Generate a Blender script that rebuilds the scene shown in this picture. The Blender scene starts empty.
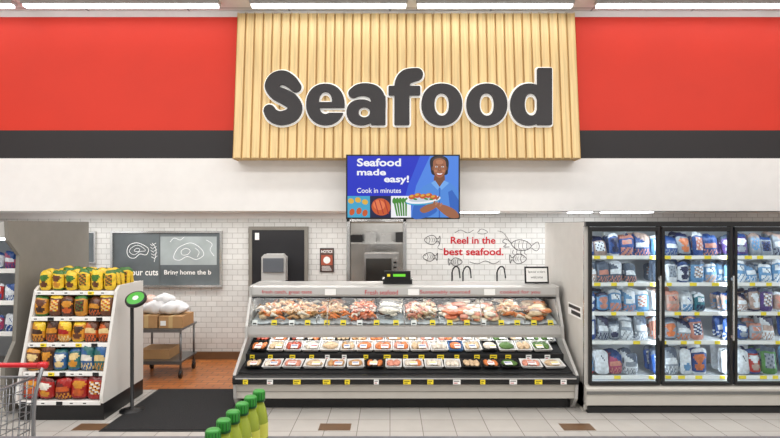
import bpy, math, random
import numpy as np
from mathutils import Matrix, Vector
random.seed(7)
scene = bpy.context.scene
scene.view_settings.view_transform = 'Standard'
scene.view_settings.look = 'None'
F = 560.0; H = 1.9; HY = 226.0
def wx(px, Y): return (px-390.0)*Y/F
def wz(py, Y): return H-(py-HY)*Y/F

# ---------------------------------------------------------------- materials
def lin(c):
    o = []
    for v in c[:3]:
        v = v/255.0
        o.append(v/12.92 if v <= 0.04045 else ((v+0.055)/1.055)**2.4)
    return (o[0], o[1], o[2], 1.0)
MC = {}
def mat(name, col=(200,200,200), rough=0.5, metal=0.0, emis=0.0, var=0.0, vscale=8.0, stretch=(1,1,1), bump=0.0, spec=0.5):
    if name in MC: return MC[name]
    m = bpy.data.materials.new(name); m.use_nodes = True
    nt = m.node_tree; b = nt.nodes['Principled BSDF']
    c = lin(col)
    b.inputs['Base Color'].default_value = c
    b.inputs['Roughness'].default_value = rough
    b.inputs['Metallic'].default_value = metal
    b.inputs['Specular IOR Level'].default_value = spec
    if emis > 0:
        b.inputs['Emission Color'].default_value = c
        b.inputs['Emission Strength'].default_value = emis
    if var > 0 or bump > 0:
        tc = nt.nodes.new('ShaderNodeTexCoord'); mp = nt.nodes.new('ShaderNodeMapping')
        mp.inputs['Scale'].default_value = stretch
        nz = nt.nodes.new('ShaderNodeTexNoise'); nz.inputs['Scale'].default_value = vscale
        nz.inputs['Detail'].default_value = 4
        nt.links.new(tc.outputs['Object'], mp.inputs['Vector']); nt.links.new(mp.outputs[0], nz.inputs['Vector'])
        if var > 0:
            r = nt.nodes.new('ShaderNodeValToRGB')
            r.color_ramp.elements[0].position = 0.3; r.color_ramp.elements[1].position = 0.7
            r.color_ramp.elements[0].color = tuple(x*(1-var) for x in c[:3])+(1,)
            r.color_ramp.elements[1].color = tuple(min(1, x*(1+var)) for x in c[:3])+(1,)
            nt.links.new(nz.outputs['Fac'], r.inputs[0]); nt.links.new(r.outputs[0], b.inputs['Base Color'])
        if bump > 0:
            bp = nt.nodes.new('ShaderNodeBump'); bp.inputs['Strength'].default_value = bump
            bp.inputs['Distance'].default_value = 0.01
            nt.links.new(nz.outputs['Fac'], bp.inputs['Height']); nt.links.new(bp.outputs[0], b.inputs['Normal'])
    MC[name] = m
    return m
def tilemat(name, c1, c2, grout, bw, bh, mortar, offset, plane, rough=0.3):
    m = bpy.data.materials.new(name); m.use_nodes = True
    nt = m.node_tree; b = nt.nodes['Principled BSDF']; b.inputs['Roughness'].default_value = rough
    tc = nt.nodes.new('ShaderNodeTexCoord'); sp = nt.nodes.new('ShaderNodeSeparateXYZ'); cb = nt.nodes.new('ShaderNodeCombineXYZ')
    nt.links.new(tc.outputs['Object'], sp.inputs[0])
    nt.links.new(sp.outputs['X'], cb.inputs['X'])
    nt.links.new(sp.outputs['Z' if plane == 'xz' else 'Y'], cb.inputs['Y'])
    br = nt.nodes.new('ShaderNodeTexBrick'); br.offset = offset
    br.inputs['Scale'].default_value = 1.0
    br.inputs['Color1'].default_value = lin(c1); br.inputs['Color2'].default_value = lin(c2); br.inputs['Mortar'].default_value = lin(grout)
    br.inputs['Mortar Size'].default_value = mortar; br.inputs['Brick Width'].default_value = bw; br.inputs['Row Height'].default_value = bh
    br.inputs['Mortar Smooth'].default_value = 0.1
    nt.links.new(cb.outputs[0], br.inputs['Vector'])
    nz = nt.nodes.new('ShaderNodeTexNoise'); nz.inputs['Scale'].default_value = 6.0; nz.inputs['Detail'].default_value = 5
    nt.links.new(cb.outputs[0], nz.inputs['Vector'])
    mx = nt.nodes.new('ShaderNodeMix'); mx.data_type = 'RGBA'; mx.blend_type = 'MULTIPLY'; mx.inputs['Factor'].default_value = 0.2
    nt.links.new(br.outputs['Color'], mx.inputs['A'])
    hs = nt.nodes.new('ShaderNodeRGBToBW')
    nt.links.new(nz.outputs['Color'], hs.inputs[0]); nt.links.new(hs.outputs[0], mx.inputs['B'])
    nt.links.new(mx.outputs['Result'], b.inputs['Base Color'])
    return m
def glassmat(name, tint=(240,247,250), gl=0.045):
    m = bpy.data.materials.new(name); m.use_nodes = True
    nt = m.node_tree; nt.nodes.clear()
    o = nt.nodes.new('ShaderNodeOutputMaterial'); t = nt.nodes.new('ShaderNodeBsdfTransparent'); g = nt.nodes.new('ShaderNodeBsdfGlossy')
    t.inputs[0].default_value = lin(tint); g.inputs['Roughness'].default_value = 0.03
    mx = nt.nodes.new('ShaderNodeMixShader'); mx.inputs[0].default_value = gl
    nt.links.new(t.outputs[0], mx.inputs[1]); nt.links.new(g.outputs[0], mx.inputs[2]); nt.links.new(mx.outputs[0], o.inputs[0])
    return m

# ---------------------------------------------------------------- mesh builder
class MB:
    def __init__(s):
        s.v = []; s.f = []; s.m = []; s.sm = []; s.mats = []; s.T = Matrix.Identity(4)
    def mi(s, m):
        if m not in s.mats: s.mats.append(m)
        return s.mats.index(m)
    def add(s, vs, fs, m, smooth=False):
        o = len(s.v); k = [s.mi(x) for x in m] if isinstance(m, list) else [s.mi(m)]*len(fs)
        for p in vs: s.v.append(tuple(s.T @ Vector(p)))
        for i, f in enumerate(fs):
            s.f.append(tuple(o+j for j in f)); s.m.append(k[i]); s.sm.append(smooth)
    def box(s, x0, x1, y0, y1, z0, z1, m):
        vs = [(x0,y0,z0),(x1,y0,z0),(x1,y1,z0),(x0,y1,z0),(x0,y0,z1),(x1,y0,z1),(x1,y1,z1),(x0,y1,z1)]
        s.add(vs, [(0,3,2,1),(4,5,6,7),(0,1,5,4),(1,2,6,5),(2,3,7,6),(3,0,4,7)], m)
    def prismx(s, prof, x0, x1, m):
        n = len(prof)
        vs = [(x0,y,z) for y,z in prof]+[(x1,y,z) for y,z in prof]
        fs = [tuple(range(n)), tuple(range(2*n-1, n-1, -1))]+[(i,(i+1)%n,n+(i+1)%n,n+i) for i in range(n)]
        s.add(vs, fs, m)
    def prismy(s, prof, y0, y1, m):
        n = len(prof)
        vs = [(x,y0,z) for x,z in prof]+[(x,y1,z) for x,z in prof]
        fs = [tuple(range(n)), tuple(range(2*n-1, n-1, -1))]+[(i,(i+1)%n,n+(i+1)%n,n+i) for i in range(n)]
        s.add(vs, fs, m)
    def poly(s, pts, y, m): s.add([(x,y,z) for x,z in pts], [tuple(range(len(pts)))], m)
    def ell(s, cx, cz, rx, rz, y, m, n=24, a=0.0):
        pts = []
        for i in range(n):
            t = 2*math.pi*i/n; u = rx*math.cos(t); w = rz*math.sin(t)
            pts.append((cx+u*math.cos(a)-w*math.sin(a), cz+u*math.sin(a)+w*math.cos(a)))
        s.poly(pts, y, m)
    def tube(s, pts, r, m, n=8, closed=False):
        pts = [Vector(p) for p in pts]; N = len(pts)
        rs = r if isinstance(r, (list, tuple)) else [r]*N
        vs = []; fs = []
        for i, p in enumerate(pts):
            a = pts[(i-1) % N] if (closed or i > 0) else p
            b = pts[(i+1) % N] if (closed or i < N-1) else p
            d = (b-a).normalized()
            up = Vector((0,0,1)) if abs(d.z) < 0.9 else Vector((1,0,0))
            u = d.cross(up).normalized(); w = d.cross(u).normalized()
            for k in range(n):
                t = 2*math.pi*k/n
                vs.append(tuple(p+(u*math.cos(t)+w*math.sin(t))*rs[i]))
        M = N if closed else N-1
        for i in range(M):
            for k in range(n):
                a = i*n+k; b = i*n+(k+1) % n; c = ((i+1) % N)*n+(k+1) % n; d2 = ((i+1) % N)*n+k
                fs.append((a,b,c,d2))
        if not closed:
            fs.append(tuple(range(n-1,-1,-1))); fs.append(tuple((N-1)*n+k for k in range(n)))
        s.add(vs, fs, m, True)
    def lathe(s, cx, cy, prof, m, n=20):
        vs = []; fs = []; ms = []
        for r, z, _ in prof:
            for k in range(n):
                t = 2*math.pi*k/n; vs.append((cx+r*math.cos(t), cy+r*math.sin(t), z))
        for i in range(len(prof)-1):
            for k in range(n):
                fs.append((i*n+k, i*n+(k+1) % n, (i+1)*n+(k+1) % n, (i+1)*n+k)); ms.append(prof[i][2])
        fs.append(tuple(range(n-1,-1,-1))); ms.append(prof[0][2])
        fs.append(tuple((len(prof)-1)*n+k for k in range(n))); ms.append(prof[-2][2])
        s.add(vs, fs, ms, True)
    def blob(s, c, r, m, n=8, k=5, jit=0.12, rot=None):
        vs = []; fs = []
        R = Matrix.Rotation(rot if rot is not None else 0, 3, 'Z') if not isinstance(rot, Matrix) else rot
        for i in range(1, k):
            th = math.pi*i/k
            for j in range(n):
                ph = 2*math.pi*j/n; q = 1+random.uniform(-jit, jit)
                p = R @ Vector((r[0]*math.sin(th)*math.cos(ph)*q, r[1]*math.sin(th)*math.sin(ph)*q, r[2]*math.cos(th)*q))
                vs.append((c[0]+p.x, c[1]+p.y, c[2]+p.z))
        t = R @ Vector((0,0,r[2])); vs.append((c[0]+t.x,c[1]+t.y,c[2]+t.z)); vs.append((c[0]-t.x,c[1]-t.y,c[2]-t.z))
        T = len(vs)-2; B = len(vs)-1
        for i in range(k-2):
            for j in range(n): fs.append((i*n+j, (i+1)*n+j, (i+1)*n+(j+1) % n, i*n+(j+1) % n))
        for j in range(n): fs.append((T, j, (j+1) % n)); fs.append((B, (k-2)*n+(j+1) % n, (k-2)*n+j))
        s.add(vs, fs, m, True)
    def bag(s, x, y, z, w, h, t, main, label, accent, extra=None, lean=0.12, yaw=0.0, style=0):
        # soft pillow pouch: crimped ends, wrinkled faces, printed front
        old = s.T; extra = extra or accent
        s.T = old @ Matrix.Translation((x,y,z)) @ Matrix.Rotation(yaw,4,'Z') @ Matrix.Rotation(-lean,4,'X')
        nx, nz = 11, 13; vs = []; fs = []; ms = []
        p1,p2,p3,p4 = [random.uniform(0,6.28) for _ in range(4)]; sk = random.uniform(-.012,.012)
        slump = random.uniform(.82,1.0)
        for side in (-1, 1):
            for i in range(nz+1):
                v = i/nz
                wv = 1-.13*abs(2*v-1)**5-.06*math.sin(math.pi*v)+.02*math.sin(7*v+p1)
                for j in range(nx+1):
                    u = 2*j/nx-1
                    bu = max(0, 1-u*u)**0.5; bv = max(0, math.sin(math.pi*(v*.97+.015)))**0.5
                    px = u*w/2*wv + sk*v
                    wr = .006*math.sin(9*u+p2+4*v)*math.sin(11*v+p3)+.004*math.sin(17*u+p4)*(abs(2*v-1)**2)
                    zz = v*h*slump+.006*math.sin(3*u+p2)*v - .018*abs(u)**4*(1 if v>.5 else -1)*abs(2*v-1)
                    vs.append((px, side*(t/2*bu*bv+0.001)+wr*bu, max(0,zz)))
        n1 = (nx+1)*(nz+1)
        for sd in (0, 1):
            for i in range(nz):
                for j in range(nx):
                    a = sd*n1+i*(nx+1)+j
                    q = (a, a+1, a+nx+2, a+nx+1)
                    fs.append(q if sd == 0 else q[::-1])
                    u = (j+.5)/nx*2-1; v = (i+.5)/nz
                    mm = main
                    if style == 0:
                        if v > .86 or v < .07: mm = accent
                        elif (u/.75)**2+((v-.62)/.17)**2 < 1: mm = label
                        elif (u/.6)**2+((v-.28)/.16)**2 < 1: mm = extra
                    elif style == 1:
                        if v > .88: mm = label
                        elif v < .38 and abs(u) < .85 and (i*3+j*5) % 4: mm = extra
                        elif .52 < v < .76 and abs(u) < .7: mm = label if (i+j) % 7 else accent
                    elif style == 2:
                        if v+.25*u > .74: mm = accent
                        elif .36 < v < .6 and abs(u) < .8: mm = label
                        elif v < .3 and (i*5+j*3) % 7 < 3: mm = extra
                    else:
                        if .25 < v < .75 and abs(u) < .72: mm = [label, extra, extra, accent, label][(i*7+j*11) % 5]
                        elif v > .85: mm = accent
                    ms.append(mm)
        s.add(vs, fs, ms, True)
        s.T = old
    def text(s, txt, x0, x1, z0, z1, y, m, bold=0.0):
        cu = bpy.data.curves.new('t', 'FONT'); cu.body = txt; cu.size = 1.0; cu.offset = bold; cu.resolution_u = 3
        ob = bpy.data.objects.new('t', cu); scene.collection.objects.link(ob)
        dg = bpy.context.evaluated_depsgraph_get(); dg.update()
        me = bpy.data.meshes.new_from_object(ob.evaluated_get(dg))
        vs = [v.co.copy() for v in me.vertices]; fs = [tuple(p.vertices) for p in me.polygons]
        bpy.data.objects.remove(ob); bpy.data.curves.remove(cu); bpy.data.meshes.remove(me)
        if not vs: return
        a = min(v.x for v in vs); b = max(v.x for v in vs); c = min(v.y for v in vs); d = max(v.y for v in vs)
        s.add([(x0+(v.x-a)/(b-a)*(x1-x0), y, z0+(v.y-c)/(d-c)*(z1-z0)) for v in vs], fs, m)
    def obj(s, name, parent=None, bevel=0.0):
        me = bpy.data.meshes.new(name); me.from_pydata(s.v, [], s.f)
        for m in s.mats: me.materials.append(m)
        me.polygons.foreach_set('material_index', s.m); me.polygons.foreach_set('use_smooth', s.sm)
        me.update()
        ob = bpy.data.objects.new(name, me); scene.collection.objects.link(ob)
        if parent: ob.parent = parent
        if bevel > 0:
            b = ob.modifiers.new('bev', 'BEVEL'); b.width = bevel; b.segments = 2; b.limit_method = 'ANGLE'
        return ob
def empty(name):
    e = bpy.data.objects.new(name, None); scene.collection.objects.link(e); return e
def catmull(pts, k=5, closed=False):
    out = []; N = len(pts)
    rng = range(N) if closed else range(N-1)
    for i in rng:
        if closed: p0,p1,p2,p3 = pts[(i-1)%N],pts[i],pts[(i+1)%N],pts[(i+2)%N]
        else: p0,p1,p2,p3 = pts[max(i-1,0)],pts[i],pts[i+1],pts[min(i+2,N-1)]
        for j in range(k):
            t = j/k
            out.append(tuple(0.5*((2*p1[a])+(-p0[a]+p2[a])*t+(2*p0[a]-5*p1[a]+4*p2[a]-p3[a])*t*t+(-p0[a]+3*p1[a]-3*p2[a]+p3[a])*t**3) for a in range(len(p1))))
    if not closed: out.append(tuple(pts[-1]))
    return out
def ribbon(pts, closed=False):
    N = len(pts); L = []; R = []
    for i in range(N):
        a = pts[(i-1)%N] if (closed or i > 0) else pts[i]
        b = pts[(i+1)%N] if (closed or i < N-1) else pts[i]
        dx = b[0]-a[0]; dy = b[1]-a[1]; l = math.hypot(dx,dy) or 1
        w = pts[i][2]/2
        L.append((pts[i][0]-dy/l*w, pts[i][1]+dx/l*w)); R.append((pts[i][0]+dy/l*w, pts[i][1]-dx/l*w))
    return L, R

# ---------------------------------------------------------------- common materials
white = mat('paint_white', (238,236,233), 0.6, var=0.02)
red = mat('paint_red', (210,44,16), 0.6, var=0.03, vscale=2)
blk = mat('paint_charcoal', (34,31,33), 0.6)
steel = mat('stainless', (200,200,198), 0.25, 0.85, var=0.05)
silver = mat('silver_enamel', (186,185,182), 0.35, 0.2)
cream = mat('cream_enamel', (198,194,186), 0.4, var=0.03)
gpanel = mat('grey_case_panel', (128,124,116), 0.5, var=0.04)
lpanel = mat('light_case_panel', (205,202,196), 0.45, var=0.03)
black = mat('black_plastic', (18,18,20), 0.4)
dark = mat('dark_liner', (30,31,33), 0.5)
wliner = mat('white_liner', (225,230,235), 0.5)
yel = mat('tag_yellow', (250,225,50), 0.5)
wht = mat('card_white', (245,245,242), 0.5)
redtx = mat('red_print', (190,24,40), 0.5)
blktx = mat('black_print', (25,25,28), 0.5)
glass = glassmat('case_glass')
led = mat('led_white', (245,250,255), 0.5, emis=5.0)
tile = tilemat('subway_tile', (236,236,233), (226,226,223), (186,184,180), 0.15, 0.075, 0.0035, 0.5, 'xz', 0.22)
floorm = tilemat('floor_tile', (204,200,194), (196,192,186), (148,143,136), 0.305, 0.305, 0.004, 0.0, 'xy', 0.14)
quarry = tilemat('quarry_tile', (200,124,66), (180,106,54), (110,80,60), 0.2, 0.1, 0.006, 0.5, 'xy', 0.35)
brown = mat('brown_tile', (112,84,60), 0.3, var=0.1)
cardb = mat('cardboard', (176,136,92), 0.8, var=0.06)

# ---------------------------------------------------------------- room shell
b = MB(); b.box(-9,9,-3,6.5,-0.1,0,floorm)
for px in (335,577,92,819):
    Y = 1064/201.0; x = wx(px,Y); b.box(x-.15,x+.15,Y-.09,Y+.09,0,0.0015,brown)
b.box(-9,9,6.5,11,-0.1,0,quarry)
b.obj('floor')
b = MB()
b.box(-7.5,wx(350,8),8.0,8.12,0,2.08,tile); b.box(wx(403,8),7.5,8.0,8.12,0,2.08,tile)
b.box(wx(350,8),wx(403,8),8.0,8.12,1.97,2.08,tile)
b.obj('wall_back')
DX0,DX1 = wx(253,8),wx(305,8)
b = MB(); b.box(-7.5,DX0-.06,7.965,8.0,0,0.11,brown); b.box(DX1+.06,wx(350,8)-.06,7.965,8.0,0,0.11,brown); b.box(wx(403,8)+.06,7.5,7.965,8.0,0,0.11,brown); b.obj('baseboard_back')
b = MB(); b.box(-7.5,wx(346,8),7.95,8.0,2.005,2.08,white); b.obj('trim_1')
S0 = 6.7
b = MB()
b.box(-7.5,7.5,S0,6.85,2.08,2.71,white); b.box(-7.5,7.5,S0,6.85,2.71,3.045,blk)
b.box(-7.5,7.5,S0,6.85,3.045,4.40,red); b.box(-7.5,7.5,S0-.0,6.85,4.40,4.47,white)
b.obj('wall_soffit')
b = MB(); b.box(-7.5,7.5,6.85,8.12,2.08,2.16,white)
for (a,c_) in ((462,498),(572,590),(606,650)): b.box(wx(a,7.1),wx(c_,7.1),7.0,7.3,2.065,2.0799,led)
b.obj('ceiling_alcove')
ceil = tilemat('ceiling_tile', (232,230,228), (228,226,224), (170,168,168), 1.2, 0.6, 0.012, 0.0, 'xy', 0.8)
b = MB(); b.box(-9,9,-3,6.85,4.47,4.57,ceil); b.obj('ceiling')
b = MB(); b.box(-7.6,-7.5,-3,11,0,4.47,white); b.obj('wall_left')
b = MB(); b.box(7.5,7.6,-3,11,0,4.47,white); b.obj('wall_right')
for (a, c) in ((-6.5,-4.3),(-4.2,-1.95),(2.35,4.5),(4.6,6.8),(-1.6,0.2),(0.3,2.1)):
    b = MB(); b.box(a,c,6.36,6.46,4.43,4.47,silver); b.box(a+.02,c-.02,6.37,6.45,4.405,4.43,led); b.obj('ceiling_light_fixture')

# back room through the doorway
xl, xr = wx(350,8), wx(403,8)
roomw = mat('backroom_wall', (150,142,130), 0.6, var=0.08)
b = MB(); b.box(-2.2,1.8,10.4,10.5,0,2.4,roomw); b.box(-2.3,-2.2,8.12,10.5,0,2.4,roomw); b.box(1.8,1.9,8.12,10.5,0,2.4,roomw); b.obj('wall_backroom')
b = MB(); b.box(-2.3,1.9,8.12,10.5,2.4,2.45,white); b.obj('ceiling_backroom')
b = MB(); b.box(xl-.05,xl,7.97,8.14,0,2.0,steel); b.box(xr,xr+.05,7.97,8.14,0,2.0,steel); b.box(xl-.05,xr+.05,7.97,8.14,1.96,2.0,steel); b.obj('trim_2', bevel=.004)
b = MB()
x0,x1 = wx(364,9),wx(399,9)
b.box(x0,x1,9,9.6,0.1,1.46,steel); b.box(x0+.03,x1-.12,8.985,9,0.95,1.38,mat('oven_glass',(90,90,88),.15,.5)); b.box(x1-.1,x1-.03,8.985,9,.9,1.38,steel)
b.tube([(x0+.05,8.95,.98),(x1-.14,8.95,.98)],.012,steel)
for fx in (x0+.05,x1-.05):
    for fy in (9.06,9.54): b.box(fx-.03,fx+.03,fy-.03,fy+.03,0,.1,black)
for z in (1.22,1.3): b.box(x1-.09,x1-.04,8.975,8.985,z,z+.03,black)
b.obj('steel_oven', bevel=.004)
b = MB(); b.box(-.85,.75,9.9,10.4,1.58,1.61,steel)
for i,x in enumerate((-.7,-.45,-.18,.1,.35)): b.box(x,x+.2,10.0,10.3,1.61,1.74+.05*(i%2),[black,steel,steel,black,steel][i])
b.box(-.8,-.77,9.95,10.4,1.40,1.58,steel); b.box(.68,.71,9.95,10.4,1.40,1.58,steel)
b.box(-.85,.75,10.38,10.4,.8,1.95,steel)
b.obj('wall_shelf')

# black door
x0,x1 = DX0,DX1; zt = wz(230,8)
b = MB(); b.box(x0,x1,7.95,7.985,0.02,zt,mat('door_black',(24,24,28),.45))
b.box(x0-.05,x0,7.94,7.999,0,zt+.05,gpanel); b.box(x1,x1+.05,7.94,7.999,0,zt+.05,gpanel); b.box(x0,x1,7.94,7.999,zt,zt+.05,gpanel)
b.box(x1-.1,x1-.05,7.935,7.95,.92,1.05,steel)
b.box(x0+.04,x0+.10,7.947,7.95,zt-.14,zt-.04,wht)
b.obj('door_1', bevel=.003)
x0,x1 = wx(264,7.94),wx(287,7.94); z0,z1 = wz(280,7.94),wz(254,7.94)
b = MB()
b.prismy([(x0,z0),(x1,z0),(x1,z1-.04),(x1-.04,z1),(x0+.04,z1),(x0,z1-.04)],7.80,7.9495,silver)
b.box(x0+.02,x1-.02,7.78,7.80,z0+.12,z1-.05,mat('smoke_plastic',(90,94,100),.2)); b.box(x0+.05,x1-.05,7.79,7.86,z0-.06,z0,wht)
b.obj('paper_towel_dispenser', bevel=.006)
# poster
x0,x1 = wx(320,8),wx(334,8); z0,z1 = wz(272,8),wz(248,8)
b = MB(); b.box(x0,x1,7.985,8.0,z0,z1,mat('poster_frame',(60,55,55),.4)); b.box(x0+.012,x1-.012,7.982,7.985,z0+.012,z1-.012,mat('poster_dark',(90,60,52),.5))
b.poly([(x0+.02,z0+.1),(x1-.02,z0+.1),(x1-.02,z1-.1),(x0+.02,z1-.1)],7.981,mat('poster_orange',(170,84,60),.5))
b.ell((x0+x1)/2,(z0+z1)/2,.05,.05,7.980,wht); b.text('NOTICE',x0+.02,x1-.02,z1-.07,z1-.03,7.981,wht,.02)
for i in range(4): b.box(x0+.03,x1-.03-.01*i,7.9812,7.982,z0+.025+i*.018,z0+.032+i*.018,wht)
b.obj('notice_poster')
# meat-room window with lettering film
def P8(px,py,Y=7.96): return (wx(px,Y),wz(py,Y))
wx0,wz0 = P8(113,285); wx1,wz1 = P8(220,233)
wing = mat('window_grey', (98,105,108), 0.12, var=0.3, vscale=1.6)
wing2 = mat('window_painted_light', (164,173,174), 0.12, var=0.2, vscale=2.5)
b = MB(); b.box(wx0,wx1,7.97,8.0,wz0,wz1,wing)
q0 = P8(160,0)[0]; q1 = P8(0,265)[1]
b.box(q0,wx1-.05,7.9695,7.97,q1,wz1-.05,wing2)  # bright reflection, read as lit room beyond, painted as a paler panel
b.box(q0-.015,q0,7.968,7.97,wz0,wz1,mat('mullion_grey',(84,88,90),.4))
for (a,c,d,e) in ((wx0-.03,wx1+.03,wz1,wz1+.03),(wx0-.03,wx1+.03,wz0-.03,wz0),(wx0-.03,wx0,wz0,wz1),(wx1,wx1+.03,wz0,wz1)): b.box(a,c,7.94,8.0,d,e,steel)
b.text('your cuts', *(P8(127,0)[0],P8(158,0)[0],P8(0,277.5)[1],P8(0,270)[1]),7.966,wht,.02)
b.text('Bring home the b', *(P8(164,0)[0],P8(211,0)[0],P8(0,276)[1],P8(0,270)[1]),7.966,wht,.02)
def scr(bb, pts, w, y, m, closed=False, Y=7.96, k=4):
    pp = catmull([(*P8(p[0],p[1],Y), w) for p in pts], k, closed)
    L,R = ribbon(pp, closed); N = len(pp)
    vs = [(p[0],y,p[1]) for p in L]+[(p[0],y,p[1]) for p in R]
    fs = [(i,(i+1)%N,N+(i+1)%N,N+i) for i in range(N if closed else N-1)]
    bb.add(vs, fs, m)
sk = mat('sketch_white',(245,248,248),.5,emis=.1)
# steak, ham and herb chalk drawings
def sc(pts,f=.8,cx=138,cy=250): return [(cx+(p[0]-cx)*f,cy+(p[1]-cy)*f) for p in pts]
scr(b,sc([(124,252),(127,244),(136,241),(145,244),(151,249),(148,256),(140,255),(134,260),(127,259)]),.008,7.965,sk,True)
scr(b,sc([(127,252),(130,247),(137,244),(144,247),(147,251),(140,252),(133,256)]),.006,7.965,sk,True)
scr(b,sc([(133,251),(136,248),(140,249),(138,252)]),.006,7.965,sk,True)
scr(b,[(152,243),(156,250),(154,262)],.006,7.965,sk)
for q in range(5): scr(b,[(152.5+q*.6,245+q*3.2),(156+q*.3,243+q*3.2)],.006,7.965,sk); scr(b,[(152.5+q*.6,246+q*3.2),(150+q*.3,244+q*3.2)],.006,7.965,sk)
scr(b,sc([(168,260),(172,249),(180,243),(192,240),(204,247),(208,256),(198,262),(186,258),(176,263)],.75,190,252),.007,7.965,sk,True)
scr(b,sc([(178,251),(184,247),(190,250),(187,255),(180,256)],.75,190,252),.006,7.965,sk,True); scr(b,[(195,248),(199,252),(197,257)],.006,7.965,sk)
scr(b,[(170,242),(174,238),(180,240),(184,237)],.006,7.965,sk); scr(b,[(206,240),(212,244),(210,250),(214,256)],.006,7.965,sk)
b.obj('window_1')
b = MB(); a0,z0 = P8(86,262); a1,z1 = P8(94,233); b.box(a0,a1,7.97,8.0,z0,z1,wing); b.box(a0-.02,a0,7.95,8,z0,z1,steel); b.box(a1,a1+.02,7.95,8,z0,z1,steel); b.box(a0-.02,a1+.02,7.95,8,z1,z1+.02,steel); b.box(a0-.02,a1+.02,7.95,8,z0-.02,z0,steel); b.obj('window_2')
# seafood lettering on tile
b = MB()
b.text('Reel in the',P8(451,0)[0],P8(496,0)[0],P8(0,244)[1],P8(0,236.8)[1],7.995,redtx,.022)
b.text('best seafood.',P8(444,0)[0],P8(504,0)[0],P8(0,255.5)[1],P8(0,248)[1],7.995,redtx,.022)
dk2 = mat('sketch_dark',(60,56,60),.5)
def fishdraw(cx,cy,L,fl=1):
    h=L*.3
    scr(b,[(cx-fl*L*.5,cy),(cx-fl*L*.25,cy-h*.8),(cx+fl*L*.1,cy-h),(cx+fl*L*.4,cy-h*.2),(cx+fl*L*.55,cy-h*.9),(cx+fl*L*.52,cy+h*.9),(cx+fl*L*.4,cy+h*.2),(cx+fl*L*.1,cy+h),(cx-fl*L*.25,cy+h*.8)],.009,7.9945,dk2,True)
    scr(b,[(cx-fl*L*.2,cy-h*.7),(cx-fl*L*.12,cy),(cx-fl*L*.2,cy+h*.7)],.007,7.9945,dk2)
    scr(b,[(cx-fl*L*.36,cy-1),(cx-fl*L*.33,cy-1.4),(cx-fl*L*.3,cy-1)],.008,7.9945,dk2)
    for q in (0,.13,.26): scr(b,[(cx+fl*L*q,cy-h*.5),(cx+fl*L*(q+.05),cy),(cx+fl*L*q,cy+h*.5)],.006,7.9945,dk2)
fishdraw(432,240,15,1); fishdraw(430,257,14,1); fishdraw(456,262,13,-1); fishdraw(519,259,16,-1)
scr(b,[(512,244),(518,240),(526,241),(532,246),(527,250),(518,250)],.009,7.9945,dk2,True)
for q in range(4): scr(b,[(514+q*4,250),(513+q*4,253),(515+q*4,255)],.007,7.9945,dk2); scr(b,[(516+q*4,241),(515+q*4,247),(517+q*4,250)],.006,7.9945,dk2)
scr(b,[(512,243),(506,239),(503,242),(507,244),(504,247),(510,247)],.008,7.9945,dk2); scr(b,[(512,244),(504,233),(498,231)],.006,7.9945,dk2); scr(b,[(532,246),(538,242),(540,247),(537,251),(532,248)],.008,7.9945,dk2)
scr(b,[(443,250),(438,248),(440,244)],.007,7.9945,dk2); scr(b,[(470,262),(478,264),(486,261),(494,264),(500,261)],.007,7.9945,dk2)
scr(b,[(478,233),(482,229),(488,232),(484,234)],.007,7.9945,dk2,True); scr(b,[(455,233),(461,230),(468,233),(474,230)],.007,7.9945,dk2)
b.obj('wall_lettering_sign')

# ---------------------------------------------------------------- big sign
Yb,Yt,zb,zt2 = 6.45,6.66,2.683,4.433
def SP(px,py,d=0.0):
    v = (158-py)/145.0; Y = Yb+(Yt-Yb)*v
    return (wx(px,Y), Y-d, zb+(zt2-zb)*v)
wood = mat('sign_pine',(226,197,142),.5,var=.17,vscale=3,stretch=(14,1,.5)); woodd = mat('sign_pine_backing',(202,164,106),.6)
b = MB()
b.prismx([(Yb+.014,zb),(6.698,zb),(6.698,zt2),(Yt+.014,zt2)],-1.815,2.2,woodd)  # browner pine backing, seen in the gaps between slats
n = 38; w = (2.2+1.815)/n
for i in range(n):
    x = -1.815+i*w
    b.prismx([(Yb,zb),(Yb+.02,zb),(Yt+.02,zt2),(Yt,zt2)],x+.009,x+w-.009,wood)
sign = empty('seafood_sign')
b.obj('slat_panel', sign, bevel=.009)
XS = np.arange(256,560,0.5); YS = np.arange(64,134,0.5); GX,GY = np.meshgrid(XS,YS)
def curve_d(pts):
    pp = catmull(pts,6); D = np.full(GX.shape,1e3)
    for (x0_,y0_,w0),(x1_,y1_,w1) in zip(pp[:-1],pp[1:]):
        dx,dy = x1_-x0_,y1_-y0_; l2 = dx*dx+dy*dy or 1
        t = np.clip(((GX-x0_)*dx+(GY-y0_)*dy)/l2,0,1)
        D = np.minimum(D, np.hypot(GX-x0_-t*dx,GY-y0_-t*dy)-(w0+(w1-w0)*t)/2)
    return D
def box_d(x0_,x1_,y0_,y1_,r=1.2):
    cx,cy = (x0_+x1_)/2,(y0_+y1_)/2; qx = np.abs(GX-cx)-(x1_-x0_)/2+r; qy = np.abs(GY-cy)-(y1_-y0_)/2+r
    return np.hypot(np.maximum(qx,0),np.maximum(qy,0))+np.minimum(np.maximum(qx,qy),0)-r
def ell_d(cx,cy,a,c_,p=2.15):
    return ((np.abs((GX-cx)/a)**p+np.abs((GY-cy)/c_)**p)**(1/p)-1)*min(a,c_)
mx_,mn_ = np.maximum,np.minimum
D = curve_d([(296.5,89,11),(291,83.5,13),(284,80,14),(276.5,82,14),(273,88.5,14),(277,95,14),(284,98.5,15),(292,103,15),(296,110,14),(292,117,14),(282,120,13.5),(274,117.5,13),(270.5,112.5,11.5)])
oe = ell_d(326,106.5,19.0,20.3)
D = mn_(D, mx_(mx_(oe,-ell_d(326,105,6.6,11)),-box_d(327,352,109.6,114.8,.8)))
D = mn_(D, mx_(box_d(316,345.2,104.3,109.8,.5),oe))
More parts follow.
